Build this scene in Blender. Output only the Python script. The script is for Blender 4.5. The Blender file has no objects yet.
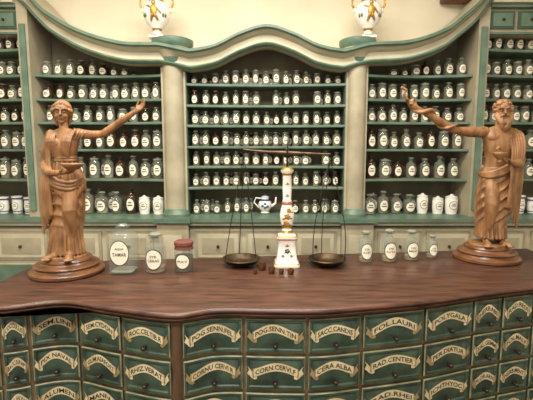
import bpy, math, random
from mathutils import Vector, Matrix
random.seed(7)
V=Vector
pi=math.pi
sc=bpy.context.scene
try: sc.view_settings.view_transform='Standard'
except Exception: pass

# ---------------------------------------------------------------- materials
def lin(c):
    return tuple((x/255/12.92 if x/255<=.04045 else ((x/255+.055)/1.055)**2.4) for x in c)
MI={}
def mat(name,col,rough=.6,metal=0,col2=None,scale=8,stretch=(1,1,1),alpha=1,coat=0,bump=0,detail=4,lo=.35,hi=.65,spec=.5):
    m=bpy.data.materials.new(name); m.use_nodes=True
    nt=m.node_tree; b=nt.nodes['Principled BSDF']
    b.inputs['Base Color'].default_value=(*lin(col),1)
    b.inputs['Roughness'].default_value=rough; b.inputs['Metallic'].default_value=metal
    b.inputs['Specular IOR Level'].default_value=spec
    if coat: b.inputs['Coat Weight'].default_value=coat; b.inputs['Coat Roughness'].default_value=.15
    b.inputs['Alpha'].default_value=alpha
    if col2 or bump:
        tc=nt.nodes.new('ShaderNodeTexCoord'); mp=nt.nodes.new('ShaderNodeMapping')
        mp.inputs['Scale'].default_value=stretch
        n=nt.nodes.new('ShaderNodeTexNoise'); n.inputs['Scale'].default_value=scale; n.inputs['Detail'].default_value=detail
        nt.links.new(tc.outputs['Object'],mp.inputs[0]); nt.links.new(mp.outputs[0],n.inputs['Vector'])
        if col2:
            r=nt.nodes.new('ShaderNodeValToRGB')
            r.color_ramp.elements[0].color=(*lin(col),1); r.color_ramp.elements[1].color=(*lin(col2),1)
            r.color_ramp.elements[0].position=lo; r.color_ramp.elements[1].position=hi
            nt.links.new(n.outputs['Fac'],r.inputs[0]); nt.links.new(r.outputs[0],b.inputs['Base Color'])
        if bump:
            bp=nt.nodes.new('ShaderNodeBump'); bp.inputs['Strength'].default_value=bump; bp.inputs['Distance'].default_value=.004
            nt.links.new(n.outputs['Fac'],bp.inputs['Height']); nt.links.new(bp.outputs[0],b.inputs['Normal'])
    MI[name]=m
    return m
mat('plaster',(228,218,194),.9,col2=(220,209,184),scale=3)
mat('ceiling_paint',(228,220,202),.9,col2=(220,212,192),scale=2)
mat('floorboards',(96,66,44),.5,col2=(70,46,30),scale=5,stretch=(1,12,1))
mat('beige',(172,163,138),.55,col2=(152,144,120),scale=6,bump=.1)
mat('cream',(194,187,162),.55,col2=(174,167,142),scale=5)
mat('green',(100,124,106),.42,col2=(80,104,88),scale=9)
mat('green_dark',(68,92,76),.45,col2=(54,76,64),scale=9)
mat('backboard',(124,118,94),.8,col2=(98,94,74),scale=4)
mat('drawer_green',(66,86,70),.42,col2=(40,58,48),scale=14,bump=.2)
mat('drawer_edge',(156,148,112),.5,col2=(100,104,78),scale=20)
mat('carcass',(122,102,70),.5,col2=(82,68,46),scale=14)
mat('top_wood',(96,62,46),.42,col2=(50,30,22),scale=7,stretch=(1,7,4),coat=.12,bump=.15,detail=9,lo=.3,hi=.7)
mat('upright_wood',(90,68,46),.45,col2=(60,42,28),scale=7,stretch=(4,4,1))
mat('statue_wood',(160,116,74),.5,col2=(94,62,36),scale=12,stretch=(2.2,2.2,.8),bump=.22,detail=9,lo=.3,hi=.75)
mat('statue_base_wood',(122,80,48),.38,col2=(78,48,28),scale=9,stretch=(1,1,5),coat=.2)
mat('glass',(138,144,128),.08,alpha=.40,spec=.9)
mat('glass_clear',(150,164,156),.05,alpha=.22,spec=1)
mat('glass_brown',(66,48,32),.1,alpha=.85,spec=.7)
mat('stopper',(146,148,134),.12,alpha=.75,spec=.9)
mat('c_brown',(96,72,48),.8); mat('c_tan',(150,128,96),.8); mat('c_grey',(134,130,116),.8)
mat('c_dark',(48,40,32),.7); mat('c_white',(196,190,172),.8)
mat('label',(230,224,204),.7); mat('ink',(34,30,28),.8)
mat('porcelain',(234,231,222),.15,spec=.6); mat('blue_glaze',(62,78,132),.2)
mat('gold',(196,150,64),.35,.5,col2=(160,112,44),scale=30)
mat('pink_paint',(196,92,88),.3); mat('leaf_paint',(84,100,66),.3)
mat('iron',(52,46,40),.35,.8); mat('bronze',(104,84,62),.38,.8,col2=(62,50,38),scale=20)
mat('brass',(150,116,74),.35,.8,col2=(96,70,46),scale=30)
mat('red_cloth',(122,60,52),.7,col2=(92,62,50),scale=30)
mat('ribbon',(212,200,162),.6,col2=(190,174,132),scale=20)
mat('ribbon_back',(150,130,92),.6)
mat('knob',(44,32,26),.3)
mat('beam_wood',(120,76,48),.6,col2=(90,54,32),scale=8)

# ---------------------------------------------------------------- mesh builder
class M:
    def __init__(s): s.v=[];s.f=[];s.m=[];s.names=[]
    def mi(s,n):
        if n not in s.names: s.names.append(n)
        return s.names.index(n)
    def quads(s,faces,mt):
        k=s.mi(mt)
        for f in faces: s.f.append(f); s.m.append(k)
    def box(s,x0,x1,y0,y1,z0,z1,mt):
        b=len(s.v)
        s.v+=[(x,y,z) for z in(z0,z1) for y in(y0,y1) for x in(x0,x1)]
        s.quads([(b,b+2,b+3,b+1),(b+4,b+5,b+7,b+6),(b,b+1,b+5,b+4),(b+2,b+6,b+7,b+3),(b,b+4,b+6,b+2),(b+1,b+3,b+7,b+5)],mt)
    def lathe(s,prof,c,mt,seg=16,sx=1,sy=1,sq=0,rot=0):
        rings=[]
        for r,z in prof:
            if r<1e-6:
                s.v.append((c[0],c[1],c[2]+z)); rings.append([len(s.v)-1])
            else:
                rg=[]
                for i in range(seg):
                    a=2*pi*i/seg+rot; ca,sa=math.cos(a),math.sin(a)
                    k=1 if not sq else 1/((abs(ca)**sq+abs(sa)**sq)**(1/sq))
                    s.v.append((c[0]+r*sx*k*ca,c[1]+r*sy*k*sa,c[2]+z)); rg.append(len(s.v)-1)
                rings.append(rg)
        for j,(a,b) in enumerate(zip(rings,rings[1:])):
            fs=[]
            if len(a)==1 and len(b)==1: continue
            for i in range(seg):
                i2=(i+1)%seg
                if len(a)==1: fs.append((a[0],b[i2],b[i]))
                elif len(b)==1: fs.append((a[i],a[i2],b[0]))
                else: fs.append((a[i],a[i2],b[i2],b[i]))
            s.quads(fs, mt[j] if isinstance(mt,(list,tuple)) else mt)
        m0=mt[0] if isinstance(mt,(list,tuple)) else mt
        m1=mt[-1] if isinstance(mt,(list,tuple)) else mt
        if len(rings[0])>1: s.quads([tuple(reversed(rings[0]))],m0)
        if len(rings[-1])>1: s.quads([tuple(rings[-1])],m1)
    def ell(s,c,r,mt,rot=None,seg=16,n=10):
        c=V(c); R=rot or Matrix.Identity(3)
        rings=[]
        for j in range(n+1):
            t=pi*j/n-pi/2
            if j in(0,n):
                s.v.append(tuple(c+R@V((0,0,r[2]*math.sin(t))))); rings.append([len(s.v)-1]); continue
            rg=[]
            for i in range(seg):
                a=2*pi*i/seg
                s.v.append(tuple(c+R@V((r[0]*math.cos(t)*math.cos(a),r[1]*math.cos(t)*math.sin(a),r[2]*math.sin(t))))); rg.append(len(s.v)-1)
            rings.append(rg)
        fs=[]
        for a,b2 in zip(rings,rings[1:]):
            for i in range(seg):
                i2=(i+1)%seg
                if len(a)==1: fs.append((a[0],b2[i2],b2[i]))
                elif len(b2)==1: fs.append((a[i],a[i2],b2[0]))
                else: fs.append((a[i],a[i2],b2[i2],b2[i]))
        s.quads(fs,mt)
    def tube(s,path,rad,mt,seg=10,rnd=True,smooth=0):
        P=[V(p) for p in path]
        if not isinstance(rad,(list,tuple)): rad=[rad]*len(P)
        rad=list(rad)
        if smooth:
            Q=[];R=[]
            for i in range(len(P)-1):
                p0=P[max(i-1,0)];p1=P[i];p2=P[i+1];p3=P[min(i+2,len(P)-1)]
                for k in range(smooth):
                    t=k/smooth
                    Q.append(.5*((2*p1)+(p2-p0)*t+(2*p0-5*p1+4*p2-p3)*t*t+(3*p1-p0-3*p2+p3)*t**3)); R.append(rad[i]*(1-t)+rad[i+1]*t)
            Q.append(P[-1]);R.append(rad[-1]); P,rad=Q,R
        if rnd:
            d0=(P[0]-P[1]).normalized(); d1=(P[-1]-P[-2]).normalized()
            pre=[];prr=[]
            for a in(80,55,28):
                a=math.radians(a); pre.append(P[0]+d0*rad[0]*math.sin(a)); prr.append(rad[0]*math.cos(a))
            post=[];por=[]
            for a in(28,55,80):
                a=math.radians(a); post.append(P[-1]+d1*rad[-1]*math.sin(a)); por.append(rad[-1]*math.cos(a))
            P=pre+P+post; rad=prr+rad+por
        up=None; rings=[]
        for i,p in enumerate(P):
            t=(P[min(i+1,len(P)-1)]-P[max(i-1,0)]).normalized()
            if up is None:
                up=t.orthogonal().normalized()
            else:
                up=(up-t*up.dot(t))
                up=up.normalized() if up.length>1e-6 else t.orthogonal().normalized()
            w=t.cross(up); rg=[]
            for k in range(seg):
                a=2*pi*k/seg
                s.v.append(tuple(p+(up*math.cos(a)+w*math.sin(a))*rad[i])); rg.append(len(s.v)-1)
            rings.append(rg)
        fs=[]
        for a,b in zip(rings,rings[1:]):
            for k in range(seg):
                k2=(k+1)%seg; fs.append((a[k],a[k2],b[k2],b[k]))
        fs.append(tuple(reversed(rings[0]))); fs.append(tuple(rings[-1]))
        s.quads(fs,mt)
    def grid(s,rows,mt):
        b=len(s.v); n=len(rows[0])
        for r in rows: s.v+=[tuple(p) for p in r]
        s.quads([(b+j*n+i,b+j*n+i+1,b+(j+1)*n+i+1,b+(j+1)*n+i) for j in range(len(rows)-1) for i in range(n-1)],mt)
    def mesh(s,name):
        me=bpy.data.meshes.new(name); me.from_pydata(s.v,[],s.f)
        for n in s.names: me.materials.append(MI[n])
        me.polygons.foreach_set('material_index',s.m)
        me.update(); return me
    def obj(s,name,parent=None,smooth=True,ang=35,bevel=0,loc=None):
        me=s.mesh(name)
        o=bpy.data.objects.new(name,me); sc.collection.objects.link(o)
        if smooth:
            me.polygons.foreach_set('use_smooth',[True]*len(me.polygons))
            try: me.set_sharp_from_angle(angle=math.radians(ang))
            except Exception: pass
        if bevel:
            bm=o.modifiers.new('bevel','BEVEL'); bm.width=bevel; bm.segments=2; bm.limit_method='ANGLE'; bm.angle_limit=math.radians(50)
        if parent: o.parent=parent
        if loc: o.location=loc
        return o
def empty(name,loc=(0,0,0)):
    e=bpy.data.objects.new(name,None); e.location=loc; e.empty_display_size=.1
    sc.collection.objects.link(e); return e
def herm(pts):
    xs=[p[0] for p in pts]; ys=[p[1] for p in pts]; n=len(xs)
    ms=[]
    for i in range(n):
        a=max(i-1,0); b=min(i+1,n-1); ms.append((ys[b]-ys[a])/(xs[b]-xs[a]))
    def f(x):
        if x<=xs[0]: return ys[0]+ms[0]*(x-xs[0])
        if x>=xs[-1]: return ys[-1]+ms[-1]*(x-xs[-1])
        i=0
        while x>xs[i+1]: i+=1
        h=xs[i+1]-xs[i]; t=(x-xs[i])/h
        return (2*t**3-3*t*t+1)*ys[i]+(t**3-2*t*t+t)*h*ms[i]+(3*t*t-2*t**3)*ys[i+1]+(t**3-t*t)*h*ms[i+1]
    return f
_tc={}
def text_geom(st):
    if st in _tc: return _tc[st]
    cu=bpy.data.curves.new('t','FONT'); cu.body=st; cu.size=1; cu.resolution_u=2; cu.offset=.018
    o=bpy.data.objects.new('t',cu); sc.collection.objects.link(o)
    bpy.context.view_layer.update()
    dg=bpy.context.evaluated_depsgraph_get(); me=o.evaluated_get(dg).to_mesh()
    vs=[(v.co.x,v.co.y) for v in me.vertices]; fs=[tuple(p.vertices) for p in me.polygons]
    o.evaluated_get(dg).to_mesh_clear()
    bpy.data.objects.remove(o); bpy.data.curves.remove(cu)
    x0=min(v[0] for v in vs);x1=max(v[0] for v in vs);y0=min(v[1] for v in vs);y1=max(v[1] for v in vs)
    vs=[((x-(x0+x1)/2)/(x1-x0)*2,(y-(y0+y1)/2)/(y1-y0)*2) for x,y in vs]
    _tc[st]=(vs,fs); return _tc[st]
def add_text(m,st,fn,mt='ink'):
    vs,fs=text_geom(st); b=len(m.v)
    m.v+=[tuple(fn(x,y)) for x,y in vs]
    m.quads([tuple(b+i for i in f) for f in fs],mt)

# ---------------------------------------------------------------- room
XL,XR,YB=-2.74,2.54,3.64
def room(name,a,mt):
    m=M(); m.box(*a,mt); m.obj(name,smooth=False)
room('floor',(XL-.1,XR+.1,-2,YB+.1,-.1,0),'floorboards')
room('ceiling',(XL-.1,XR+.1,-2,YB+.1,3.3,3.4),'ceiling_paint')
room('wall_back',(XL-.1,XR+.1,YB,YB+.1,0,3.3),'plaster')
room('wall_left',(XL-.1,XL,-2,YB,0,3.3),'plaster')
room('wall_right',(XR,XR+.1,-2,YB,0,3.3),'plaster')
m=M(); m.box(1.42,2.5,3.45,3.62,2.735,2.92,'beam_wood'); m.obj('trim_1',smooth=False,bevel=.01)

# ---------------------------------------------------------------- shelving cabinet
cz=herm([(-1.84,2.80),(-1.76,2.72),(-1.69,2.64),(-1.6,2.555),(-1.375,2.43),(-1.08,2.345),(-.86,2.335),(-.80,2.335),(-.715,2.32),(-.62,2.30),(-.564,2.29),(-.38,2.325),(-.195,2.41),(0,2.4625),(.195,2.41),(.38,2.325),(.564,2.29),(.62,2.30),(.695,2.32),(.77,2.335),(1.06,2.355),(1.315,2.44),(1.46,2.55),(1.56,2.64),(1.65,2.76)])
m=M()
xs=[-1.84+ (1.65+1.84)*i/200 for i in range(201)]
prof=[(3.62,0),(3.19,0),(3.165,-.008),(3.165,-.026),(3.185,-.036),(3.20,-.040),(3.225,-.052),(3.24,-.066),(3.245,-.095),(3.245,-.112),(3.225,-.118),(3.215,-.128),(3.225,-.138),(3.25,-.146),(3.31,-.152),(3.35,-.152),(3.35,-.13)]
pm=['cream','green','green','green','cream','cream','beige','cream','cream','green','green','green','green','beige','green_dark','backboard']
for j in range(len(prof)-1):
    (y0,d0),(y1,d1)=prof[j],prof[j+1]
    m.grid([[(x,y0,cz(x)+d0) for x in xs],[(x,y1,cz(x)+d1) for x in xs]],pm[j])
m.grid([[(x,3.61,.9) for x in xs],[(x,3.61,cz(x)-.02) for x in xs]],'backboard')
m.box(XL+.02,-1.84,3.60,3.62,.9,2.6,'backboard'); m.box(1.65,XR-.02,3.60,3.62,.9,2.6,'backboard')
Zs_c=[2.06,1.90,1.745,1.58,1.423,1.256]
Zs_s=[2.127,1.945,1.768,1.557,1.32]
Zs_o=[2.32,2.127,1.945,1.768,1.557,1.32]
BAYS=[(-.62,.615,Zs_c),(-1.78,-.81,Zs_s),(.775,1.585,Zs_s),(-2.70,-1.86,Zs_o),(1.665,2.50,Zs_o)]
def yfront(t): return 3.31+.055*(1-t*t)
def shelf(x0,x1,z):
    n=20; X=[x0+(x1-x0)*i/n for i in range(n+1)]; Y=[yfront(2*i/n-1) for i in range(n+1)]
    m.grid([[(x,3.6,z) for x in X],[(x,y+.003,z) for x,y in zip(X,Y)]],'backboard')
    m.grid([[(x,y+.003,z) for x,y in zip(X,Y)],[(x,y,z-.004) for x,y in zip(X,Y)],[(x,y,z-.016) for x,y in zip(X,Y)],[(x,y+.003,z-.02) for x,y in zip(X,Y)],[(x,3.6,z-.02) for x in X]],'green')
for x0,x1,Z in BAYS:
    for z in Z: shelf(x0,x1,z)
for x0,x1,top in[(-1.86,-1.78,2.68),(1.585,1.665,2.66)]:
    m.box(x0,x1,3.26,3.6,1.03,top,'beige')
    m.box(x0+.018,x1-.018,3.245,3.262,1.08,top-.2,'green')
for x in(-.81,-.63,.605,.765): m.box(x,x+.014,3.32,3.6,1.03,2.2,'green_dark')
for xc,hw in((-.715,.093),(.695,.083)):
    m.box(xc-hw,xc+hw,3.30,3.6,1.03,2.28,'beige')
    m.lathe([(hw*.82,1.07),(hw*.82,2.20)],(xc,3.30,0),'beige',seg=32,sy=.8)
    m.lathe([(hw*1.15,1.03),(hw*1.15,1.05),(hw*1.05,1.06),(hw*.98,1.075),(hw*.8,1.09)],(xc,3.30,0),'green',seg=32,sy=.85)
    m.lathe([(hw*.8,2.20),(hw*.95,2.215),(hw*1.0,2.23),(hw*1.05,2.24),(hw*1.2,2.262),(hw*1.3,2.28),(hw*1.32,2.295),(hw*1.45,2.312),(hw*1.6,2.33),(hw*1.68,2.345),(hw*1.68,2.372),(hw*1.5,2.38)],(xc,3.32,0),
        ['green','green','green','beige','beige','cream','cream','green','green','green','green'],seg=40,sy=1.02)
for x0,x1 in((XL+.03,-1.86),(1.665,XR-.03)):
    m.box(x0,x1,3.30,3.6,2.42,2.60,'beige')
    m.box(x0,x1,3.25,3.6,2.60,2.625,'green'); m.box(x0,x1,3.22,3.6,2.625,2.65,'cream'); m.box(x0,x1,3.28,3.3,2.415,2.43,'green')
    n=4; w=(x1-x0)/n
    for i in range(n):
        a=x0+i*w+.014; b=a+w-.028
        m.box(a,b,3.285,3.30,2.455,2.58,'green_dark'); m.box(a+.018,b-.018,3.278,3.286,2.47,2.565,'green')
        m.ell(((a+b)/2,3.268,2.517),(.01,.012,.01),'knob',seg=8,n=6)
m.box(XL+.02,XR-.02,3.14,3.6,1.005,1.03,'green'); m.box(XL+.02,XR-.02,3.17,3.6,.975,1.005,'cream'); m.box(XL+.02,XR-.02,3.19,3.6,.955,.975,'green_dark')
m.box(XL+.02,XR-.02,3.21,3.6,0,.955,'cream')
for xc in(-.715,.695):
    m.box(xc-.14,xc+.14,3.12,3.2,1.0,1.032,'green'); m.box(xc-.12,xc+.12,3.15,3.22,0,.99,'beige'); m.box(xc-.07,xc+.07,3.14,3.16,.1,.9,'cream')
for x0,x1 in((-2.6,-2.15),(-2.1,-1.7),(-1.65,-1.28),(-1.24,-.88),(-.55,-.2),(-.16,.18),(.22,.54),(.86,1.2),(1.24,1.58),(1.64,2.0),(2.05,2.45)):
    for z0,z1 in((.70,.925),(.08,.66)):
        m.box(x0,x1,3.195,3.212,z0,z1,'beige' ); m.box(x0+.02,x1-.02,3.188,3.197,z0+.02,z1-.02,'cream' if z0>.5 else 'beige')
        m.box(x0+.05,x1-.05,3.184,3.19,z0+.05,z1-.05,'beige' if z0>.5 else 'green')
        if z0>.5: m.ell(((x0+x1)/2,3.172,.81),(.012,.014,.012),'knob',seg=8,n=6)
m.box(XL+.02,-1.68,3.186,3.2,.30,.66,'green')
m.obj('apothecary_shelf_cabinet',ang=30)

# ---------------------------------------------------------------- jars
def lab(m,c,r,z,hw,hh,mt='label',k=8,off=1.03,lines=True,border=True):
    def pt(t,s,o): 
        a=t*hw/r; return (c[0]+r*o*math.sin(a),c[1]-r*o*math.cos(a),c[2]+z+s)
    if border:
        m.grid([[pt(1.13*math.sin(pi/2*(i/k*2-1)),-1.10*hh*math.cos(pi/2*(i/k*2-1)),off-.008) for i in range(k+1)],
            [pt(1.13*math.sin(pi/2*(i/k*2-1)),1.10*hh*math.cos(pi/2*(i/k*2-1)),off-.008) for i in range(k+1)]],'ink')
    m.grid([[pt(math.sin(pi/2*(i/k*2-1)),-hh*math.cos(pi/2*(i/k*2-1)),off) for i in range(k+1)],
            [pt(math.sin(pi/2*(i/k*2-1)),hh*math.cos(pi/2*(i/k*2-1)),off) for i in range(k+1)]],mt)
    if lines:
        for s0,w in((.25,.4),(-.2,.6)):
            m.grid([[pt(w*(i/2-1),hh*s0,off+.02) for i in range(5)],[pt(w*(i/2-1),hh*(s0+.18),off+.02) for i in range(5)]],'ink')
def jar(m,c,w,h,kind):
    r=w/2
    if kind=='glass' or kind=='brown':
        g='glass' if kind=='glass' else 'glass_brown'
        m.lathe([(r*.9,0),(r,h*.03),(r,h*.62),(r*.85,h*.70),(r*.45,h*.76),(r*.42,h*.82),(r*.6,h*.84),(r*.6,h*.86)],c,g,seg=12)
        if kind=='glass':
            lv=random.uniform(.2,.6)
            m.lathe([(r*.86,h*.03),(r*.86,h*lv)],c,random.choice(['c_brown','c_tan','c_brown','c_grey','c_dark','c_white','c_tan']),seg=10)
        st=random.random()
        if st<.6: m.lathe([(r*.3,h*.86),(r*.55,h*.9),(r*.62,h*.94),(r*.45,h*.99),(0,h)],c,'stopper' if kind=='glass' else 'c_dark',seg=10)
        else: m.lathe([(r*.3,h*.86),(r*.68,h*.89),(r*.68,h*.93),(r*.2,h*.96),(0,h*.97)],c,'stopper',seg=10)
        lab(m,c,r,h*.36,r*.74,h*.235)
    elif kind=='wide':
        m.lathe([(r*.95,0),(r,h*.03),(r,h*.72),(r*.8,h*.78),(r*.75,h*.84)],c,'glass',seg=12)
        m.lathe([(r*.88,h*.03),(r*.88,h*random.uniform(.3,.65))],c,random.choice(['c_brown','c_tan','c_dark','c_grey']),seg=10)
        m.lathe([(r*.85,h*.84),(r*.9,h*.86),(r*.9,h*.93),(r*.3,h*.96),(r*.25,h),(0,h)],c,'stopper',seg=12)
        lab(m,c,r,h*.4,r*.72,h*.25)
    elif kind=='pot':
        m.lathe([(r*.86,0),(r*.9,h*.05),(r*.86,h*.1),(r*.98,h*.2),(r,h*.72),(r*.9,h*.80),(r*.94,h*.83),(r*.94,h*.88),(r*.3,h*.94),(r*.2,h),(0,h)],c,'porcelain',seg=16)
        lab(m,c,r,h*.46,r*.62,h*.2,off=1.04)
    elif kind=='pot_open':
        m.lathe([(r*.7,0),(r*.82,h*.05),(r*.78,h*.12),(r*.9,h*.3),(r*.88,h*.7),(r*.8,h*.82),(r*.95,h*.92),(r*.95,h),(r*.75,h),(r*.7,h*.8),(0,h*.78)],c,'porcelain',seg=16)
        lab(m,c,r,h*.48,r*.55,h*.2,off=1.02,mt='porcelain')
        m.lathe([(r*.84,h*.12),(r*.90,h*.17)],c,'blue_glaze',seg=16)
        m.lathe([(r*.92,h*.84),(r*.98,h*.92)],c,'blue_glaze',seg=16)
for bi,(x0,x1,Z) in enumerate(BAYS):
    m=M(); rows=Z+[1.03]
    for ri,z in enumerate(rows):
        gap=(rows[ri-1]-z) if ri else .25
        if bi==0: w,h,p=.061,.124,.0800
        else:
            w,h,p=[(.070,.135,.084),(.070,.135,.084),(.070,.135,.086),(.078,.160,.090),(.086,.188,.098),(.096,.215,.110)][ri if bi<3 else max(ri-1,0)]
        n=int((x1-x0-.03)/p); pp=(x1-x0-.03)/n
        for i in range(n):
            x=x0+.015+pp*(i+.5)+random.uniform(-.005,.005)
            t=(2*(x-x0)/(x1-x0)-1); y=yfront(t)+.065+random.uniform(0,.02)
            hh=h*random.uniform(.84,1.08); ww=w*random.uniform(.86,1.06)
            if bi<3 and ri==0:
                hh=min(hh,cz(x)-.165-z)
                if hh<.05: continue
            kind='glass' if random.random()<.6 else random.choice(['wide','wide','brown'])
            if bi>0 and ri>=3 and kind=='glass' and random.random()<.25: kind='brown'
            if bi==0 and ri==6:
                if abs(x+.01)<.10: continue
            if bi==0 and random.random()<.03 and ri<6: continue
            if bi==1 and ri==5 and i<5: kind='brown' if random.random()<.6 else 'glass'
            if bi==1 and ri==5 and i>=n-2: kind='pot'; hh*=.68
            if bi==2 and ri==5: kind='pot' if i>n-4 else 'glass'; hh*=(.72 if kind=='pot' else .85)
            if bi in(3,4) and ri==6: kind='pot_open'; ww*=1.05; hh*=.66
            if ri: hh=min(hh,gap-.034)
            jar(m,(x,y,z+.0005),ww,hh,kind)
            if kind in('glass','wide') and random.random()<.6:
                jar(m,(x+pp*.45,y+.10,z+.0005),ww*.9,hh*.95,random.choice(['glass','brown','wide']))
    m.obj('apothecary_bottles' if bi==0 else 'apothecary_bottles.%03d'%bi,ang=50)

m=M(); c=(-.012,3.42,1.0305)
m.lathe([(.035,0),(.038,.008),(.028,.018),(.05,.045),(.056,.075),(.045,.105),(.03,.12),(.034,.14),(.03,.142),(0,.15)],c,['blue_glaze','porcelain','porcelain','porcelain','porcelain','blue_glaze','porcelain','blue_glaze','porcelain'],seg=24)
m.tube([(c[0]+.05,3.42,c[2]+.06),(c[0]+.085,3.42,c[2]+.085),(c[0]+.09,3.42,c[2]+.13)],[.012,.009,.007],'porcelain')
m.tube([(c[0]-.03,3.42,c[2]+.125),(c[0]-.075,3.42,c[2]+.13),(c[0]-.09,3.42,c[2]+.09),(c[0]-.05,3.42,c[2]+.05)],.006,'porcelain')
for dx,dz in((-.02,.07),(.0,.085),(.02,.065),(0,.055)): m.ell((c[0]+dx,3.42-.053,c[2]+dz),(.012,.004,.010),'blue_glaze',seg=8,n=6)
m.lathe([(.008,.148),(.012,.158),(0,.166)],c,'blue_glaze',seg=10)
m.obj('porcelain_jug')

def urn(loc,name):
    m=M()
    m.box(-.055,.055,-.055,.055,0,.016,'porcelain')
    m.lathe([(.05,.016),(.052,.024),(.03,.04),(.026,.055),(.038,.07),(.078,.11),(.097,.16),(.100,.20),(.090,.235),(.056,.262),(.050,.285),(.058,.315),(.074,.335),(.072,.342),(.05,.338),(.040,.29),(0,.28)],(0,0,0),
        ['gold','porcelain','porcelain','gold','porcelain']+['porcelain']*4+['gold','porcelain','porcelain','gold','gold','porcelain','porcelain'],seg=32)
    for s in(-1,1):
        m.tube([(s*.090,0,.215),(s*.118,0,.235),(s*.122,0,.275),(s*.098,0,.305),(s*.064,0,.30)],[.007,.008,.007,.007,.006],'gold',seg=10,smooth=3)
        m.ell((s*.103,0,.205),(.012,.014,.018),'porcelain',seg=10,n=8)
    m.ell((0,-.096,.180),(.026,.010,.044),'gold'); m.ell((0,-.090,.234),(.016,.011,.017),'gold')
    m.tube([(-.018,-.096,.20),(-.050,-.086,.215)],[.009,.006],'gold'); m.tube([(.018,-.096,.20),(.048,-.086,.165)],[.010,.007],'gold')
    m.tube([(-.010,-.094,.15),(-.022,-.080,.115)],[.012,.008],'gold'); m.tube([(.010,-.094,.15),(.026,-.080,.118)],[.012,.008],'gold')
    for a in(-55,-42,42,55):
        a=math.radians(a); m.ell((.094*math.sin(a),-.094*math.cos(a),.155),(.009,.009,.016),'leaf_paint',seg=8,n=6)
    m.obj(name,loc=loc)
urn((-.825,3.30,2.384),'porcelain_urn'); urn((.765,3.30,2.384),'porcelain_urn.001')

# ---------------------------------------------------------------- counter
F=herm([(-1.3,1.50),(-1.018,1.56),(-.82,1.625),(-.598,1.555),(-.337,1.485),(-.197,1.535),(.013,1.53),(.203,1.53),(.384,1.565),(.657,1.63),(.90,1.715),(1.18,1.80),(1.45,1.87),(1.6,1.89)])
def back(x): return 2.22+(x+1.1)*.115
X0,X1=-1.225,1.6
out=[]
n=160
for i in range(n+1):
    x=X0+(X1-X0)*i/n; out.append(V((x,F(x))))
for i in range(1,12): out.append(V((X1,F(X1)+(back(X1)-F(X1))*i/12)))
for i in range(30): 
    x=X1+(-1.12-X1)*i/29; out.append(V((x,back(x))))
for a in range(1,10):
    t=a/10*pi/2; out.append(V((-1.12-.10*math.sin(t),2.118+.10*math.cos(t))))
for i in range(1,12): out.append(V((X0,2.10+(F(X0)-2.10)*i/12)))
def offs(P,d):
    R=[]
    for i in range(len(P)):
        a=P[i-1];b=P[(i+1)%len(P)]; t=(b-a).normalized(); R.append(P[i]+V((t.y,-t.x))*d)
    return R
def lofted(m,prof,mt,cap_top=None,cap_bot=None):
    rings=[]
    for d,z in prof:
        b=len(m.v); m.v+=[(p.x,p.y,z) for p in offs(out,d)]; rings.append(list(range(b,b+len(out))))
    N=len(out)
    for a,b in zip(rings,rings[1:]):
        m.quads([(a[i],a[(i+1)%N],b[(i+1)%N],b[i]) for i in range(N)],mt)
    if cap_top: m.quads([tuple(rings[-1])],cap_top)
    if cap_bot: m.quads([tuple(reversed(rings[0]))],cap_bot)
ctr=empty('apothecary_counter')
m=M()
lofted(m,[(-.03,.912),(-.012,.914),(-.004,.918),(-.002,.924),(-.008,.928),(.0,.933),(.002,.94),(-.003,.947),(-.010,.95)],'top_wood','top_wood','top_wood')
m.obj('countertop',ctr,ang=60)
m=M()
lofted(m,[(-.035,.0),(-.035,.912)],'carcass')
INS=.035
def P(x,z,o):
    e=.004; d=(F(x+e)-F(x-e))/(2*e); l=math.hypot(1,d); nx,ny=d/l,-1/l
    k=o-INS
    return (x+nx*k,F(x)+ny*k,z)
cols=[-1.20,-1.043,-.943,-.772,-.575,-.362,None,-.315,-.0895,.158,.383,.656,.898,1.048,1.216,1.39,1.565]
txt=["RAD.ALTH","COCCULUS","SEM.LINI","SEM.CYDON","ROC.CELTIB.R","POG.SENN.FEL","POG.SENN.TIN","SACC.CANDIS","FOL.LAURI","POLYGALA","HERB.ABS","RAD.IREOS","SEM.FOEN","CORT.CHIN"]
txt2=["GUM.MAST","BACC.IUNIP","PIX NAVAL","GUM.ASAFOET","RHIZ.VERAT","CORNU CERVI R","CORN.CERVI.F","CERA ALBA","RAD.CENTIER","PER.DIATUR","SAL.GEMM","FOL.MALV","BOL.ARMEN","COLOPHON"]
txt3=["SEM.CYDON","FOL.SALVIAE","ALUMEN","MANNA","RESIN.PIN","SULPHUR","CRETA ALBA","BULB.COLCHI","RAD.RHEI","ICHTHYOC","FLOR.ARN","HERB.MENT","LIGN.GUAI","MYRRHA"]
rowsz=[(.765,.902),(.612,.750),(.459,.597),(.306,.444),(.10,.291)]
ci=0
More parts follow.
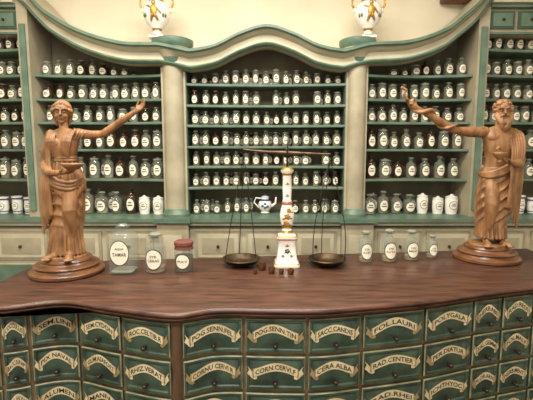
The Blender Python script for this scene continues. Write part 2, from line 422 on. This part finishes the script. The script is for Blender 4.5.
for a,b in zip(cols,cols[1:]):
    if a is None or b is None: continue
    xa,xb=a+.006,b-.006
    for ri,(za,zb) in enumerate(rowsz):
        nx=10
        rings=[]
        for ins,o in((0,0),(0,.010),(.004,.014),(.012,.014),(.016,.009),(.020,.009),(.030,.0135)):
            L=[P(xa+ins+(xb-xa-2*ins)*i/nx,za+ins,o) for i in range(nx+1)]
            U=[P(xa+ins+(xb-xa-2*ins)*i/nx,zb-ins,o) for i in range(nx+1)]
            base=len(m.v); m.v+=L+U; l=list(range(base,base+nx+1)); u=list(range(base+nx+1,base+2*nx+2))
            rings.append((l+u[::-1],l,u))
        for k,(r0,r1) in enumerate(zip(rings,rings[1:])):
            A,B=r0[0],r1[0]; N=len(A)
            m.quads([(A[i],A[(i+1)%N],B[(i+1)%N],B[i]) for i in range(N)],'drawer_edge' if k==1 else 'drawer_green')
        _,l,u=rings[-1]
        m.quads([(l[i],l[i+1],u[i+1],u[i]) for i in range(nx)],'drawer_green')
        xc=(xa+xb)/2; hw=(xb-xa)/2*.86; zc=zb-.052
        rj=random.Random(ci*7+ri); A=rj.uniform(.016,.024); sk=rj.uniform(-.005,.005)
        def bz(t): return A*math.cos(pi*.85*t)*.9+sk*math.sin(pi*t)-.004
        def bh(t): return .0165*(1-.12*abs(t)**3)
        k=18
        if ri<4:
            for s in(-1,1):
                tt=[.72,.82,.92,1.01,1.10]; cen=[-.014,-.014,-.007,.004,.013]; hf=[.010,.013,.0145,.015,.016]
                z0=zc+bz(.9*s)
                m.grid([[P(xc+s*hw*t,z0+cen[j]-hf[j],.0150) for j,t in enumerate(tt)],
                        [P(xc+s*hw*(t-(.08 if j==4 else 0)),z0+cen[j],.0150) for j,t in enumerate(tt)],
                        [P(xc+s*hw*t,z0+cen[j]+hf[j],.0150) for j,t in enumerate(tt)]],'ribbon' if (ci+ri)%2 else 'ribbon_back')
                m.tube([P(xc+s*hw*.86,zc+bz(s*.92)-.016,.0165),P(xc+s*hw*.88,zc+bz(s*.92),.018),P(xc+s*hw*.86,zc+bz(s*.92)+.016,.0165)],.0026,'ribbon_back',seg=6)
            ts=[.87*(2*i/k-1) for i in range(k+1)]
            m.grid([[P(xc+hw*t,zc+bz(t)-bh(t)-.0015,.0160) for t in ts],[P(xc+hw*t,zc+bz(t)+bh(t)+.0015,.0160) for t in ts]],'ribbon_back')
            m.grid([[P(xc+hw*t,zc+bz(t)-bh(t),.0166) for t in ts],[P(xc+hw*t,zc+bz(t)+bh(t),.0166) for t in ts]],'ribbon')
            st=[txt,txt2,txt3,txt][ri][(ci+(5 if ri==3 else 0))%14]
            add_text(m,st,lambda x,y:P(xc+hw*.78*x,zc+bz(x*.78)+y*.0100,.0174))
        kx,ky,kz=P(xc,za+.036 if ri<4 else (za+zb)/2,.013)
        d=(F(xc+.004)-F(xc-.004))/.008; l_=math.hypot(1,d); nn=V((d/l_,-1/l_,0))
        c0=V((kx,ky,kz))
        m.tube([c0,c0+nn*.010,c0+nn*.014,c0+nn*.021],[.006,.005,.0105,.0095],'knob',seg=12)
    ci+=1
xs2=[-.358+i*.01 for i in range(5)]
m.grid([[P(x,.0,.012) for x in xs2],[P(x,.908,.012) for x in xs2]],'upright_wood')
m.grid([[P(-.358,0,.012),P(-.358,0,0)],[P(-.358,.908,.012),P(-.358,.908,0)]],'upright_wood')
m.grid([[P(-.318,0,0),P(-.318,0,.012)],[P(-.318,.908,0),P(-.318,.908,.012)]],'upright_wood')
m.obj('drawer_cabinet',ctr,ang=30)
CT=.9505

# ---------------------------------------------------------------- statues
W='statue_wood'
def loft(m,rings,folds,nlev=100,seg=200):
    zs=[r[2] for r in rings]
    fns=[herm([(-r[2],r[k]) for r in rings]) for k in(0,1,3,4)]
    rows=[]
    for j in range(nlev+1):
        z=zs[0]+(zs[-1]-zs[0])*j/nlev
        cx,cy,rx,ry=[f(-z) for f in fns]; rg=[]
        for i in range(seg):
            a=2*pi*i/seg; k=1+folds(a,z)
            m.v.append((cx+rx*k*math.cos(a),cy+ry*k*math.sin(a),z)); rg.append(len(m.v)-1)
        rows.append(rg)
    fs=[]
    for a,b in zip(rows,rows[1:]):
        for i in range(seg): fs.append((a[i],b[i],b[(i+1)%seg],a[(i+1)%seg]))
    fs.append(tuple(rows[0])); fs.append(tuple(reversed(rows[-1])))
    m.quads(fs,W)
def rdg(x): return (1-abs(math.sin(x)))*2-.72
def hand(m,w,d,nrm,s=1,curl=.3,thumb=1,spread=.1):
    w=V(w); d=V(d).normalized(); nrm=V(nrm); nrm=(nrm-d*nrm.dot(d)).normalized(); side=d.cross(nrm)
    m.tube([w-d*.006*s,w+d*.014*s],[.0105*s,.010*s],W)
    for i in range(4):
        o=(i-1.5)
        k=w+d*(.034-.002*abs(o))*s+side*o*.0088*s
        m.tube([w+side*o*.004*s,k],[.0075*s,.0058*s],W,seg=8)
        L=[.9,1,.95,.75][i]*s; p=k; pts=[p]; ang=0
        dd=(d+side*o*spread).normalized()
        for sg in(.016,.012,.009):
            ang+=curl; q=dd*math.cos(ang)+nrm*math.sin(ang); p=p+q*sg*L; pts.append(p)
        m.tube(pts,[.0054*s,.0050*s,.0046*s,.0038*s],W,seg=8)
    a=w+d*.008*s-side*thumb*.009*s
    b=a+(d*.6-side*thumb*.75+nrm*.35).normalized()*.018*s
    c=b+(d*.85-side*thumb*.3+nrm*.45).normalized()*.014*s
    m.tube([a,b,c],[.0075*s,.0058*s,.0045*s],W,seg=8)
def foot(m,x,y,z,ang):
    R=Matrix.Rotation(ang,3,'Z')
    m.ell(V((x,y,z+.014))+R@V((0,-.012,0)),(.019,.042,.015),W,rot=R)
    m.ell(V((x,y,z+.018))+R@V((0,.012,0)),(.016,.020,.022),W,rot=R)
    for i in range(5):
        m.ell(V((x,y,z+.008))+R@V(((i-2)*.0085,-.052+abs(i-1.5)*.004,0)),(.0052,.010,.0065),W,rot=R,seg=8,n=6)
def head(m,c,yaw,tilt,beard,s=1):
    c=V(c); R=Matrix.Rotation(yaw,3,'Z')@Matrix.Rotation(tilt,3,'X')
    def q(x,y,z): return c+R@(V((x,y,z))*s)
    def e(x,y,z,a,b,cc,seg=12): m.ell(q(x,y,z),(a*s,b*s,cc*s),W,rot=R,seg=seg)
    e(0,.004,.010,.036,.043,.040,20); e(0,-.006,-.014,.028,.033,.036,20)
    e(0,-.027,-.040,.012,.011,.010)
    e(0,-.033,.022,.024,.010,.010)
    m.tube([q(0,-.041,.012),q(0,-.053,-.009)],[.0040*s,.0062*s],W,seg=8)
    e(0,-.046,-.010,.0085,.006,.0045)
    for sx in(-1,1):
        m.tube([q(sx*.006,-.042,.014),q(sx*.016,-.042,.017),q(sx*.027,-.032,.013)],[.0044*s,.0046*s,.003*s],W,seg=8)
        e(sx*.0135,-.0345,.003,.0068,.0045,.0042)
        e(sx*.017,-.030,-.015,.010,.009,.010)
        e(sx*.036,.004,-.002,.005,.009,.013)
    e(0,-.0395,-.0225,.010,.0050,.0032); e(0,-.0380,-.0290,.009,.0050,.0034)
    rnd=random.Random(3)
    if not beard:
        e(0,.012,.022,.040,.040,.034,20); e(0,.048,.008,.022,.022,.022)
        for i in range(11):
            a=math.radians(-88+17.6*i)
            m.tube([q(math.sin(a)*.008,-.012,.052),q(math.sin(a)*.036,-.024*math.cos(a)-.006,.040-.014*abs(math.sin(a))),q(math.sin(a)*.043,.004,.012-.016*abs(math.sin(a)))],[.004*s,.0058*s,.0055*s],W,seg=8,smooth=3)
        for i in range(10):
            a=math.radians(-100+22*i); e(math.sin(a)*.040,-.008-.025*math.cos(a),.030-.024*abs(math.sin(a)),.0078,.0078,.0078)
        for sx in(-1,1): m.tube([q(sx*.036,.016,-.004),q(sx*.030,.026,-.03),q(sx*.024,.026,-.055)],[.010*s,.010*s,.006*s],W,seg=8)
    else:
        for i in range(70):
            a=rnd.uniform(-pi,pi); b=rnd.uniform(-.3,1.3)
            x=math.cos(b)*math.sin(a)*.042; y=.006-math.cos(b)*math.cos(a)*.042; z=.012+math.sin(b)*.041
            if y<-.018 and z<.036: continue
            e(x,y,z,.0080,.0080,.0080,8)
        for i in range(26):
            a=-1.5+3*i/25
            if abs(a)<.30: continue
            r0=.034; L=.035+.040*max(0,math.cos(a))
            x0=math.sin(a)*r0; y0=-.010-math.cos(a)*.030; z0=-.012-.020*max(0,math.cos(a)**2)
            wv=.004*(1 if i%2 else -1)
            m.tube([q(x0,y0,z0),q(x0*1.0+wv,y0-.008,z0-L*.4),q(x0*.75-wv,y0-.008,z0-L*.75),q(x0*.5,y0-.004,z0-L)],[.006*s,.0072*s,.006*s,.0035*s],W,seg=8,smooth=3)
        for k in range(5): m.tube([q((k-2)*.006,-.036,-.036),q((k-2)*.008+.002,-.045,-.055),q((k-2)*.005,-.040,-.078)],[.006*s,.0062*s,.0035*s],W,seg=8,smooth=3)
        for sx in(-1,1): m.tube([q(0,-.045,-.017),q(sx*.014,-.043,-.022),q(sx*.025,-.034,-.038)],[.0042*s,.0062*s,.004*s],W,seg=8,smooth=3)
def finish(m,name,parent,vox=.0022,it=1):
    me=m.mesh(name+'_raw'); o=bpy.data.objects.new('tmp',me); sc.collection.objects.link(o)
    r=o.modifiers.new('r','REMESH'); r.mode='VOXEL'; r.voxel_size=vox; r.use_smooth_shade=True
    s=o.modifiers.new('s','SMOOTH'); s.factor=.5; s.iterations=it
    bpy.context.view_layer.update()
    dg=bpy.context.evaluated_depsgraph_get()
    nm=bpy.data.meshes.new_from_object(o.evaluated_get(dg))
    bpy.data.objects.remove(o)
    nm.materials.clear(); nm.materials.append(MI[W]); nm.name=name
    nm.polygons.foreach_set('use_smooth',[True]*len(nm.polygons))
    ob=bpy.data.objects.new(name,nm); sc.collection.objects.link(ob); ob.parent=parent
    return ob
def turned_base(parent):
    m=M()
    m.lathe([(.165,0),(.172,.006),(.172,.018),(.165,.024),(.150,.028),(.146,.036),(.150,.040),(.152,.046),(.145,.052),(.122,.056),(.116,.064),(.118,.070),(.112,.078),(.104,.082),(0,.082)],(0,0,0),'statue_base_wood',seg=64)
    m.obj('turned_base',parent)
def bump_w(z,a,b,s=.03):
    return max(0,min(1,(z-a)/s))*max(0,min(1,(b-z)/s))
B=.078
# goddess
st=empty('carved_goddess_statue',(-.982,2.02,CT)); turned_base(st)
m=M()
def fold1(a,z):
    t=max(0,min(1,(.46-z)/.25))
    w=.5+.5*math.sin(3*a+1.3)
    fr=max(0,-math.sin(a))**.7*bump_w(z,.13,.36,.05)
    v=(.02+.13*t)*(.5*rdg(4*a+3*z+.9*math.sin(2*a))+.5*w*rdg(8*a-5*z+.5)+.2*math.sin(9*a+11*z))
    sw=.10*rdg(62*(z-.06*math.sin(a)*-1+.018*math.cos(a)))
    return v*(1-.75*fr)+sw*fr
loft(m,[(-.005,0,.618,.028,.026),(-.008,0,.604,.060,.034),(-.008,-.002,.575,.072,.042),(-.004,-.004,.53,.062,.048),(-.0,-.002,.475,.048,.040),(.004,0,.44,.054,.044),(.004,0,.39,.068,.054),(.004,0,.30,.078,.062),(.0,0,.20,.076,.062),(-.002,0,.10,.073,.062),(-.002,0,.02,.084,.072)],fold1)
m.ell((-.034,-.042,.548),(.025,.022,.026),W); m.ell((.024,-.042,.551),(.025,.022,.026),W)
m.tube([(.03,-.02,.36),(.042,-.058,.235),(.038,-.030,.08)],[.038,.034,.022],W,seg=16)
m.tube([(-.03,.0,.36),(-.033,-.01,.22),(-.033,-.0,.06)],[.038,.032,.026],W,seg=16)
for k in range(5):
    f=k/4
    for s in(-1,1):
        m.tube([(-.005+s*(.060-.034*f),-.024-.006*f,.610-.010*f),(-.005+s*(.054-.034*f),-.062-.004*math.sin(pi*f),.555+.004*f),(s*(.034-.024*f),-.044,.487)],[.0035,.0052,.0035],W,seg=8,smooth=4)
for k in range(2):
    m.tube([((.052+.002*k)*math.cos(a/24*2*pi),.043*math.sin(a/24*2*pi)-.003,.480-.012*k) for a in range(25)],.0055,W,seg=8)
def fold2(a,z): return .09*rdg(7*a+3*z)+.03*math.sin(17*a)
loft(m,[(0,-.002,.462,.052,.044),(.003,-.002,.42,.066,.054),(.004,-.002,.385,.080,.064),(.004,-.002,.340,.084,.068)],fold2,nlev=30)
for k in range(22):
    a=math.radians(-178+9*k); zz=.345-.030*abs(((k+2)%6)-3)/3
    m.ell((.004+.084*math.cos(a),.068*math.sin(a),zz),(.0075,.007,.020),W,seg=8,n=8)
for k in range(3):
    o=.011*k
    m.tube([(-.062+o*.5,.02,.595),(-.080+o,-.012-o*.6,.54),(-.080+o,-.022-o*.8,.47),(-.066+o,-.050-o*.3,.405+o*.3),(-.02+o*.3,-.074,.352+o*1.2),(.05,-.064,.335+o*1.4),(.083,-.01,.365+o)],[.009,.009,.009,.010,.010,.009,.006],W,seg=10,smooth=4)
for k in range(5):
    x=-.098+.014*k; m.tube([(x*.9,-.03-.011*k,.43),(x-.004,-.035-.009*k,.33),(x+.003,-.032-.008*k,.22),(x+.002,-.03-.007*k,.12+.024*k)],[.008,.0085,.0105,.006],W,seg=10,smooth=4)
for k in range(13):
    a=math.radians(-172+14*k); x=.069*math.cos(a); y=.057*math.sin(a)
    m.tube([(x*.93,y*.96,.18-.02*(k%3)),(x*1.05,y*1.08-.002,.10),(x*1.20,y*1.22,.020)],[.002,.0055,.0085],W,seg=8,smooth=4)
m.tube([(-.006,.0,.60),(-.010,-.004,.645)],[.023,.018],W,seg=16)
head(m,(-.014,-.006,.692),.30,.05,False,1.04)
m.ell((.062,0,.594),(.024,.025,.024),W)
m.tube([(.056,0,.596),(.12,-.012,.588),(.185,-.028,.592),(.205,-.032,.602),(.27,-.04,.644),(.345,-.05,.692)],[.024,.021,.0165,.018,.0175,.0105],W,seg=16,smooth=4)
hand(m,(.349,-.051,.694),(1,-.1,.75),(-.5,-.7,.4),1.0,.28,1,.12)
for k in range(4): m.tube([(.045+.016*k,-.010,.618-.003*k),(.053+.016*k,-.030,.595),(.045+.012*k,-.028,.568)],[.004,.005,.003],W,seg=8,smooth=3)
m.ell((-.070,0,.586),(.024,.025,.025),W)
m.tube([(-.070,0,.590),(-.092,-.004,.52),(-.098,-.015,.450),(-.04,-.085,.415),(.026,-.115,.415)],[.024,.022,.018,.018,.011],W,seg=16,smooth=4)
hand(m,(.030,-.117,.414),(1,-.25,.05),(0,.2,1),1.0,.22,-1,.08)
m.lathe([(0,-.012),(.022,-.010),(.042,.004),(.050,.016),(.045,.018),(.030,.006),(0,.003)],(.092,-.132,.440),W,seg=32)
foot(m,-.035,-.068,.0,-.35); foot(m,.045,-.074,.0,.35)
m.lathe([(0,-.004),(.098,-.004),(.096,.010),(0,.012)],(0,0,0),W,seg=40)
for i in range(len(m.v)):
    x,y,z=m.v[i]; m.v[i]=(x+.032*max(0,z)/.7,y,z+B+.004)
finish(m,'goddess_figure',st)

# bearded man
st=empty('carved_bearded_man_statue',(1.222,2.285,CT)); turned_base(st)
m=M()
def fold3(a,z):
    t=max(0,min(1,(.44-z)/.2))
    w=.5+.5*math.sin(2*a+.6)
    fr=max(0,-math.sin(a))**.6*bump_w(z,.10,.40,.05)
    v=(.02+.10*t)*(.5*rdg(4*a-9*z+.7*math.sin(2*a))+.5*w*rdg(7*a+9*z)+.2*math.sin(9*a-15*z))
    sw=.10*rdg(58*(z-.055*math.cos(a)-.05*math.sin(a)*-1)+.8*math.sin(3*a))
    return v*(1-.75*fr)+sw*fr
def foldn(a,z): return 0
loft(m,[(.078,0,.655,.030,.028),(.074,0,.636,.074,.038),(.072,-.002,.60,.088,.050),(.068,-.004,.55,.080,.056),(.060,-.002,.48,.064,.050),(.055,0,.42,.066,.052),(.05,0,.37,.070,.056)],foldn,nlev=30,seg=48)
m.ell((.036,-.030,.592),(.042,.024,.030),W); m.ell((.108,-.030,.592),(.042,.024,.030),W)
for k in range(3):
    for sx in(-1,1): m.ell((.064+sx*.016-.003*k,-.042,.532-.028*k),(.0155,.011,.0135),W)
loft(m,[(.052,0,.43,.070,.056),(.045,0,.37,.080,.064),(.036,0,.28,.090,.070),(.028,0,.18,.084,.067),(.022,0,.10,.078,.064),(.018,0,.045,.080,.066)],fold3)
m.tube([(.015,-.02,.36),(-.004,-.064,.235),(-.020,-.030,.05)],[.040,.034,.020],W,seg=16,smooth=4)
m.tube([(.08,0,.36),(.072,-.02,.2),(.062,0,.03)],[.040,.034,.020],W,seg=16)
for k in range(4):
    m.tube([(.146,-.02,.462+.012*k),(.112,-.058,.434+.011*k),(.055,-.074,.402+.010*k),(-.003,-.060,.382+.008*k),(-.030,-.01,.386+.004*k),(-.015,.045,.40),(.05,.062,.44)],[.008,.008,.0085,.009,.009,.008,.007],W,seg=10,smooth=4)
for k in range(6):
    x=.104+.014*k; m.tube([(x,.045,.50),(x,.035,.60),(x,.0,.655-.006*k),(x+.004,-.040,.60),(x+.008-.002*k,-.060,.52),(x-.004*k,-.060,.44)],[.008,.008,.008,.0075,.0075,.008],W,seg=10,smooth=4)
for k in range(6):
    x=.180-.016*k; m.tube([(x,-.03-.011*k,.46),(x-.010,-.035-.009*k,.34),(x-.024,-.03-.008*k,.22),(x-.034,-.03-.005*k,.10+.028*k)],[.009,.009,.011,.006],W,seg=10,smooth=4)
for k in range(11):
    a=math.radians(-168+15*k); x=.02+.077*math.cos(a); y=.060*math.sin(a)
    m.tube([(x+.010,y,.14+.02*(k%3)),(x+.004,y*1.06,.10),(x,y*1.20,.045)],[.002,.0055,.0075],W,seg=8,smooth=4)
m.tube([(.078,0,.63),(.082,-.006,.69)],[.030,.025],W,seg=16)
head(m,(.088,-.014,.734),-.30,.10,True,1.06)
m.ell((-.010,0,.622),(.031,.031,.031),W)
m.tube([(-.006,0,.622),(-.09,-.015,.622),(-.175,-.028,.630),(-.20,-.034,.640),(-.275,-.046,.682),(-.385,-.06,.745)],[.031,.028,.020,.022,.021,.012],W,seg=16,smooth=4)
hand(m,(-.388,-.061,.747),(-1,-.1,.55),(-.2,-.8,.5),1.12,.75,-1,.05)
sp=[]
for i in range(41):
    t=i/40; c=V((-.17,-.03,.630)).lerp(V((-.425,-.068,.770)),t); a=t*2*pi*1.8
    r=.032-.010*t
    sp.append(c+V((.35*math.cos(a),-1*math.sin(a),.9*math.cos(a)))*r)
sp+=[V((-.448,-.085,.79)),V((-.462,-.088,.812)),V((-.450,-.09,.834)),V((-.472,-.094,.845))]
m.tube(sp,[.005+.006*min(1,i/15) for i in range(41)]+[.010,.009,.010,.007],W,seg=8)
m.ell((.152,0,.612),(.029,.030,.032),W)
m.tube([(.150,0,.610),(.174,-.004,.54),(.180,-.02,.468),(.12,-.088,.452),(.060,-.122,.462)],[.029,.026,.020,.020,.013],W,seg=16,smooth=4)
hand(m,(.056,-.123,.463),(-1,-.25,.12),(0,-.1,1),1.12,.55,1,.05)
m.lathe([(0,-.03),(.014,-.03),(.010,-.018),(.022,-.006),(.034,.012),(.034,.022),(.028,.022),(.02,.005),(0,0)],(-.002,-.140,.492),W,seg=28)
m.tube([(-.002,-.14,.50),(.006,-.142,.525),(-.012,-.15,.54),(-.026,-.16,.53)],[.008,.007,.007,.005],W,seg=8)
foot(m,-.026,-.058,0,-.35); foot(m,.064,-.058,0,.30)
m.tube([(-.022,-.02,.10),(-.026,-.035,.02)],[.019,.015],W); m.tube([(.062,-.02,.10),(.064,-.035,.02)],[.019,.015],W)
m.lathe([(0,-.004),(.102,-.004),(.100,.010),(0,.012)],(0,0,0),W,seg=40)
for i in range(len(m.v)):
    x,y,z=m.v[i]; m.v[i]=(x-.050*max(0,z)/.7,y,z*.985+B+.004)
finish(m,'bearded_man_figure',st)

# ---------------------------------------------------------------- balance scale
sx,sy=.106,2.15
bal=empty('apothecary_balance_scale',(sx,sy,CT))
m=M()
m.lathe([(.066,0),(.068,.006),(.066,.016),(.060,.020),(.055,.030),(.052,.036),(.046,.10),(.045,.13),(.050,.14),(.054,.148),(.054,.156),(.046,.162),(.036,.166)],(0,0,0),
   ['porcelain','porcelain','gold','porcelain','porcelain','porcelain','porcelain','porcelain','pink_paint','porcelain','gold','porcelain'],seg=48,sq=7)
m.lathe([(.030,.166),(.034,.174),(.026,.186),(.022,.196),(.030,.215),(.036,.245),(.037,.27),(.031,.30),(.025,.32),(.028,.330),(.024,.338),(.021,.35),(.024,.40),(.022,.47),(.026,.480),(.032,.488),(.034,.497),(.026,.506),(.018,.512),(0,.514)],(0,0,0),
   ['porcelain','gold','porcelain','gold','porcelain','porcelain','porcelain','porcelain','gold','pink_paint','porcelain','porcelain','porcelain','gold','porcelain','porcelain','gold','gold','gold'],seg=32)
def flower(x,y,z,s,c1):
    for k in range(5):
        a=2*pi*k/5; m.ell((x+s*math.cos(a),y,z+s*math.sin(a)),(s*.7,.002,s*.7),c1,seg=8,n=6)
    m.ell((x,y-.001,z),(s*.5,.003,s*.5),'gold',seg=8,n=6)
    m.ell((x-s*1.9,y+.002,z-s*1.2),(s*.9,.002,s*.4),'leaf_paint',seg=8,n=6); m.ell((x+s*1.9,y+.002,z-s),(s*.8,.002,s*.4),'leaf_paint',seg=8,n=6)
flower(0,-.0375,.262,.010,'gold'); flower(-.006,-.033,.228,.009,'gold'); flower(.008,-.034,.292,.008,'gold'); flower(0,-.025,.37,.004,'pink_paint'); flower(0,-.025,.43,.004,'gold')
flower(0,-.049,.085,.008,'blue_glaze'); flower(-.022,-.050,.06,.005,'gold'); flower(.022,-.050,.06,.005,'gold'); flower(.0,-.050,.115,.004,'gold')
m.obj('porcelain_column',bal,ang=40)
m=M()
m.tube([(0,0,.51),(0,0,.60)],[.006,.005],'iron'); m.ell((0,0,.60),(.010,.010,.012),'bronze')
m.ell((0,0,.578),(.022,.012,.020),'iron')
m.tube([(-.222,0,.602),(-.19,0,.597),(-.10,0,.588),(0,0,.584),(.10,0,.580),(.19,0,.577),(.218,0,.578)],[.005,.006,.009,.012,.009,.006,.005],'bronze',seg=12)
m.tube([(0,-.012,.585),(0,-.012,.66)],[.004,.001],'iron',seg=6)
def pan(px,pz,ex,ez,slack):
    m.lathe([(0,0),(.045,.002),(.080,.014),(.098,.034),(.102,.036),(.099,.040),(.094,.038),(.076,.019),(.044,.007),(0,.005)],(px,0,pz),'bronze',seg=48)
    m.tube([(ex,0,ez+.006),(ex+.006,0,ez-.008),(ex,0,ez-.018),(ex-.006,0,ez-.008)],.002,'iron',seg=6)
    for a in(100,215,325):
        a=math.radians(a); e=V((px+.097*math.cos(a),.097*math.sin(a),pz+.037)); s=V((ex,0,ez-.018))
        pts=[]
        for i in range(17):
            t=i/16; p=s.lerp(e,t); p+=V((math.cos(a),math.sin(a),-.3))*slack*math.sin(pi*t)*(.5+t); pts.append(p)
        m.tube(pts,.0022,'iron',seg=6)
        m.ell(e,(.005,.005,.006),'iron',seg=8,n=6)
pan(-.238,.0,-.222,.60,.004); pan(.212,.0,.218,.576,.03)
m.obj('balance_beam_and_pans',bal,ang=40)

for i,(x,y,r,h) in enumerate(((-.022,2.06,.024,.035),(.025,2.00,.018,.028),(.072,1.99,.014,.022),(.118,1.985,.018,.026),(-.055,1.99,.012,.018))):
    m=M(); m.lathe([(r*.72,0),(r*.78,h*.1),(r*.9,h*.6),(r,h*.92),(r,h),(r*.86,h),(r*.75,h*.4),(0,h*.35)],(0,0,0),'brass',seg=24)
    m.obj('nesting_weight_cup' if i==0 else 'nesting_weight_cup.%03d'%i,loc=(x,y,CT))

# ---------------------------------------------------------------- bottles on the counter
def cbottle(name,x,y,w,h,text,kind):
    m=M(); r=w/2; c=(0,0,0)
    if kind=='square':
        m.lathe([(r*.9,0),(r,h*.03),(r,h*.70),(r*.92,h*.78),(r*.6,h*.84),(r*.38,h*.87),(r*.36,h*.92),(r*.5,h*.94),(r*.5,h*.955)],c,'glass_clear',seg=40,sq=5)
        m.lathe([(r*.86,h*.03),(r*.86,h*.05)],c,'c_grey',seg=40,sq=5)
        m.lathe([(r*.3,h*.95),(r*.42,h*.97),(r*.3,h),(0,h)],c,'stopper',seg=20)
        bo=r*1.0
        k=20
        m.grid([[(r*.74*math.sin(pi/2*(2*i/k-1)),-bo-.0015,h*.45-s*h*.26*math.cos(pi/2*(2*i/k-1))) for i in range(k+1)] for s in(1,-1)],'ink')
        m.grid([[(r*.69*math.sin(pi/2*(2*i/k-1)),-bo-.0025,h*.45-s*h*.242*math.cos(pi/2*(2*i/k-1))) for i in range(k+1)] for s in(1,-1)],'label')
        add_text(m,text,lambda u,v:(r*.54*u,-bo-.0032,h*.42+v*h*.035))
        add_text(m,'AQUA',lambda u,v:(r*.34*u,-bo-.0032,h*.53+v*h*.028))
    elif kind=='bottle':
        m.lathe([(r*.93,0),(r,h*.03),(r,h*.62),(r*.93,h*.68),(r*.6,h*.73),(r*.42,h*.76),(r*.40,h*.83),(r*.62,h*.85),(r*.62,h*.87)],c,'glass_clear',seg=32)
        m.lathe([(r*.88,h*.03),(r*.88,h*.15)],c,'c_tan',seg=28)
        m.lathe([(r*.3,h*.84),(r*.32,h*.88),(r*.62,h*.91),(r*.66,h*.95),(r*.4,h*.99),(0,h)],c,'stopper',seg=24)
        lab(m,c,r,h*.36,r*.78,h*.235,k=16,off=1.02,lines=False)
        for t,zz,ww in((text,.33,.55),('SYR',.43,.32)):
            add_text(m,t,lambda u,v:(r*1.035*math.sin(ww*u),-r*1.035*math.cos(ww*u),h*zz+v*h*.032))
    else:
        m.lathe([(r*.93,0),(r,h*.03),(r,h*.64),(r*.85,h*.74),(r*.8,h*.80)],c,'glass_clear',seg=32)
        m.lathe([(r*.90,h*.03),(r*.90,h*.5)],c,'c_brown',seg=28)
        m.lathe([(r*1.0,h*.72),(r*.92,h*.79),(r*.90,h*.82),(r*1.0,h*.86),(r*.98,h*.95),(r*.7,h),(0,h)],c,'red_cloth',seg=32)
        lab(m,c,r,h*.36,r*.7,h*.22,k=16,off=1.02,lines=False)
        add_text(m,text,lambda u,v:(r*1.035*math.sin(.5*u),-r*1.035*math.cos(.5*u),h*.36+v*h*.035))
    m.obj(name,loc=(x,y,CT),ang=40)
cbottle('glass_apothecary_bottle',-.705,2.03,.126,.240,'TAMAR','square')
cbottle('glass_apothecary_bottle.001',-.548,2.03,.102,.200,'CERAS','bottle')
cbottle('cloth_covered_jar',-.412,2.05,.096,.155,'PULV','jar')
cbottle('glass_apothecary_bottle.002',.535,2.22,.076,.172,'ACET','bottle')
cbottle('glass_apothecary_bottle.003',.665,2.23,.082,.178,'RUTA','bottle')
cbottle('glass_apothecary_bottle.004',.795,2.26,.080,.168,'MENT','bottle')
cbottle('glass_apothecary_bottle.005',.930,2.31,.060,.13,'OL','bottle')

# ---------------------------------------------------------------- light & camera
def area(name,loc,size,sy_,e,col,rot=(0,0,0)):
    l=bpy.data.lights.new(name,'AREA'); l.shape='RECTANGLE'; l.size=size; l.size_y=sy_; l.energy=e; l.color=col
    o=bpy.data.objects.new(name,l); o.location=loc; o.rotation_euler=rot; sc.collection.objects.link(o)
area('added_overhead_light',(-.3,1.9,3.25),2.6,.3,105,(1,.94,.83))  # area light added overhead to light the room, no known fitting
area('added_overhead_light.001',(-.5,.0,3.25),2.2,.4,125,(1,.94,.84),(math.radians(22),0,0))  # second added area light, tilted at the shelves to bring out form
w=bpy.data.worlds.new('world'); sc.world=w; w.use_nodes=True
w.node_tree.nodes['Background'].inputs[0].default_value=(1,.96,.90,1); w.node_tree.nodes['Background'].inputs[1].default_value=.95
cd=bpy.data.cameras.new('camera'); cam=bpy.data.objects.new('camera',cd); sc.collection.objects.link(cam)
cam.location=(0,0,1.55); cam.rotation_euler=(math.radians(90-6.8),0,0)
cd.sensor_width=36; cd.lens=36*420/533; cd.clip_start=.05
sc.camera=cam
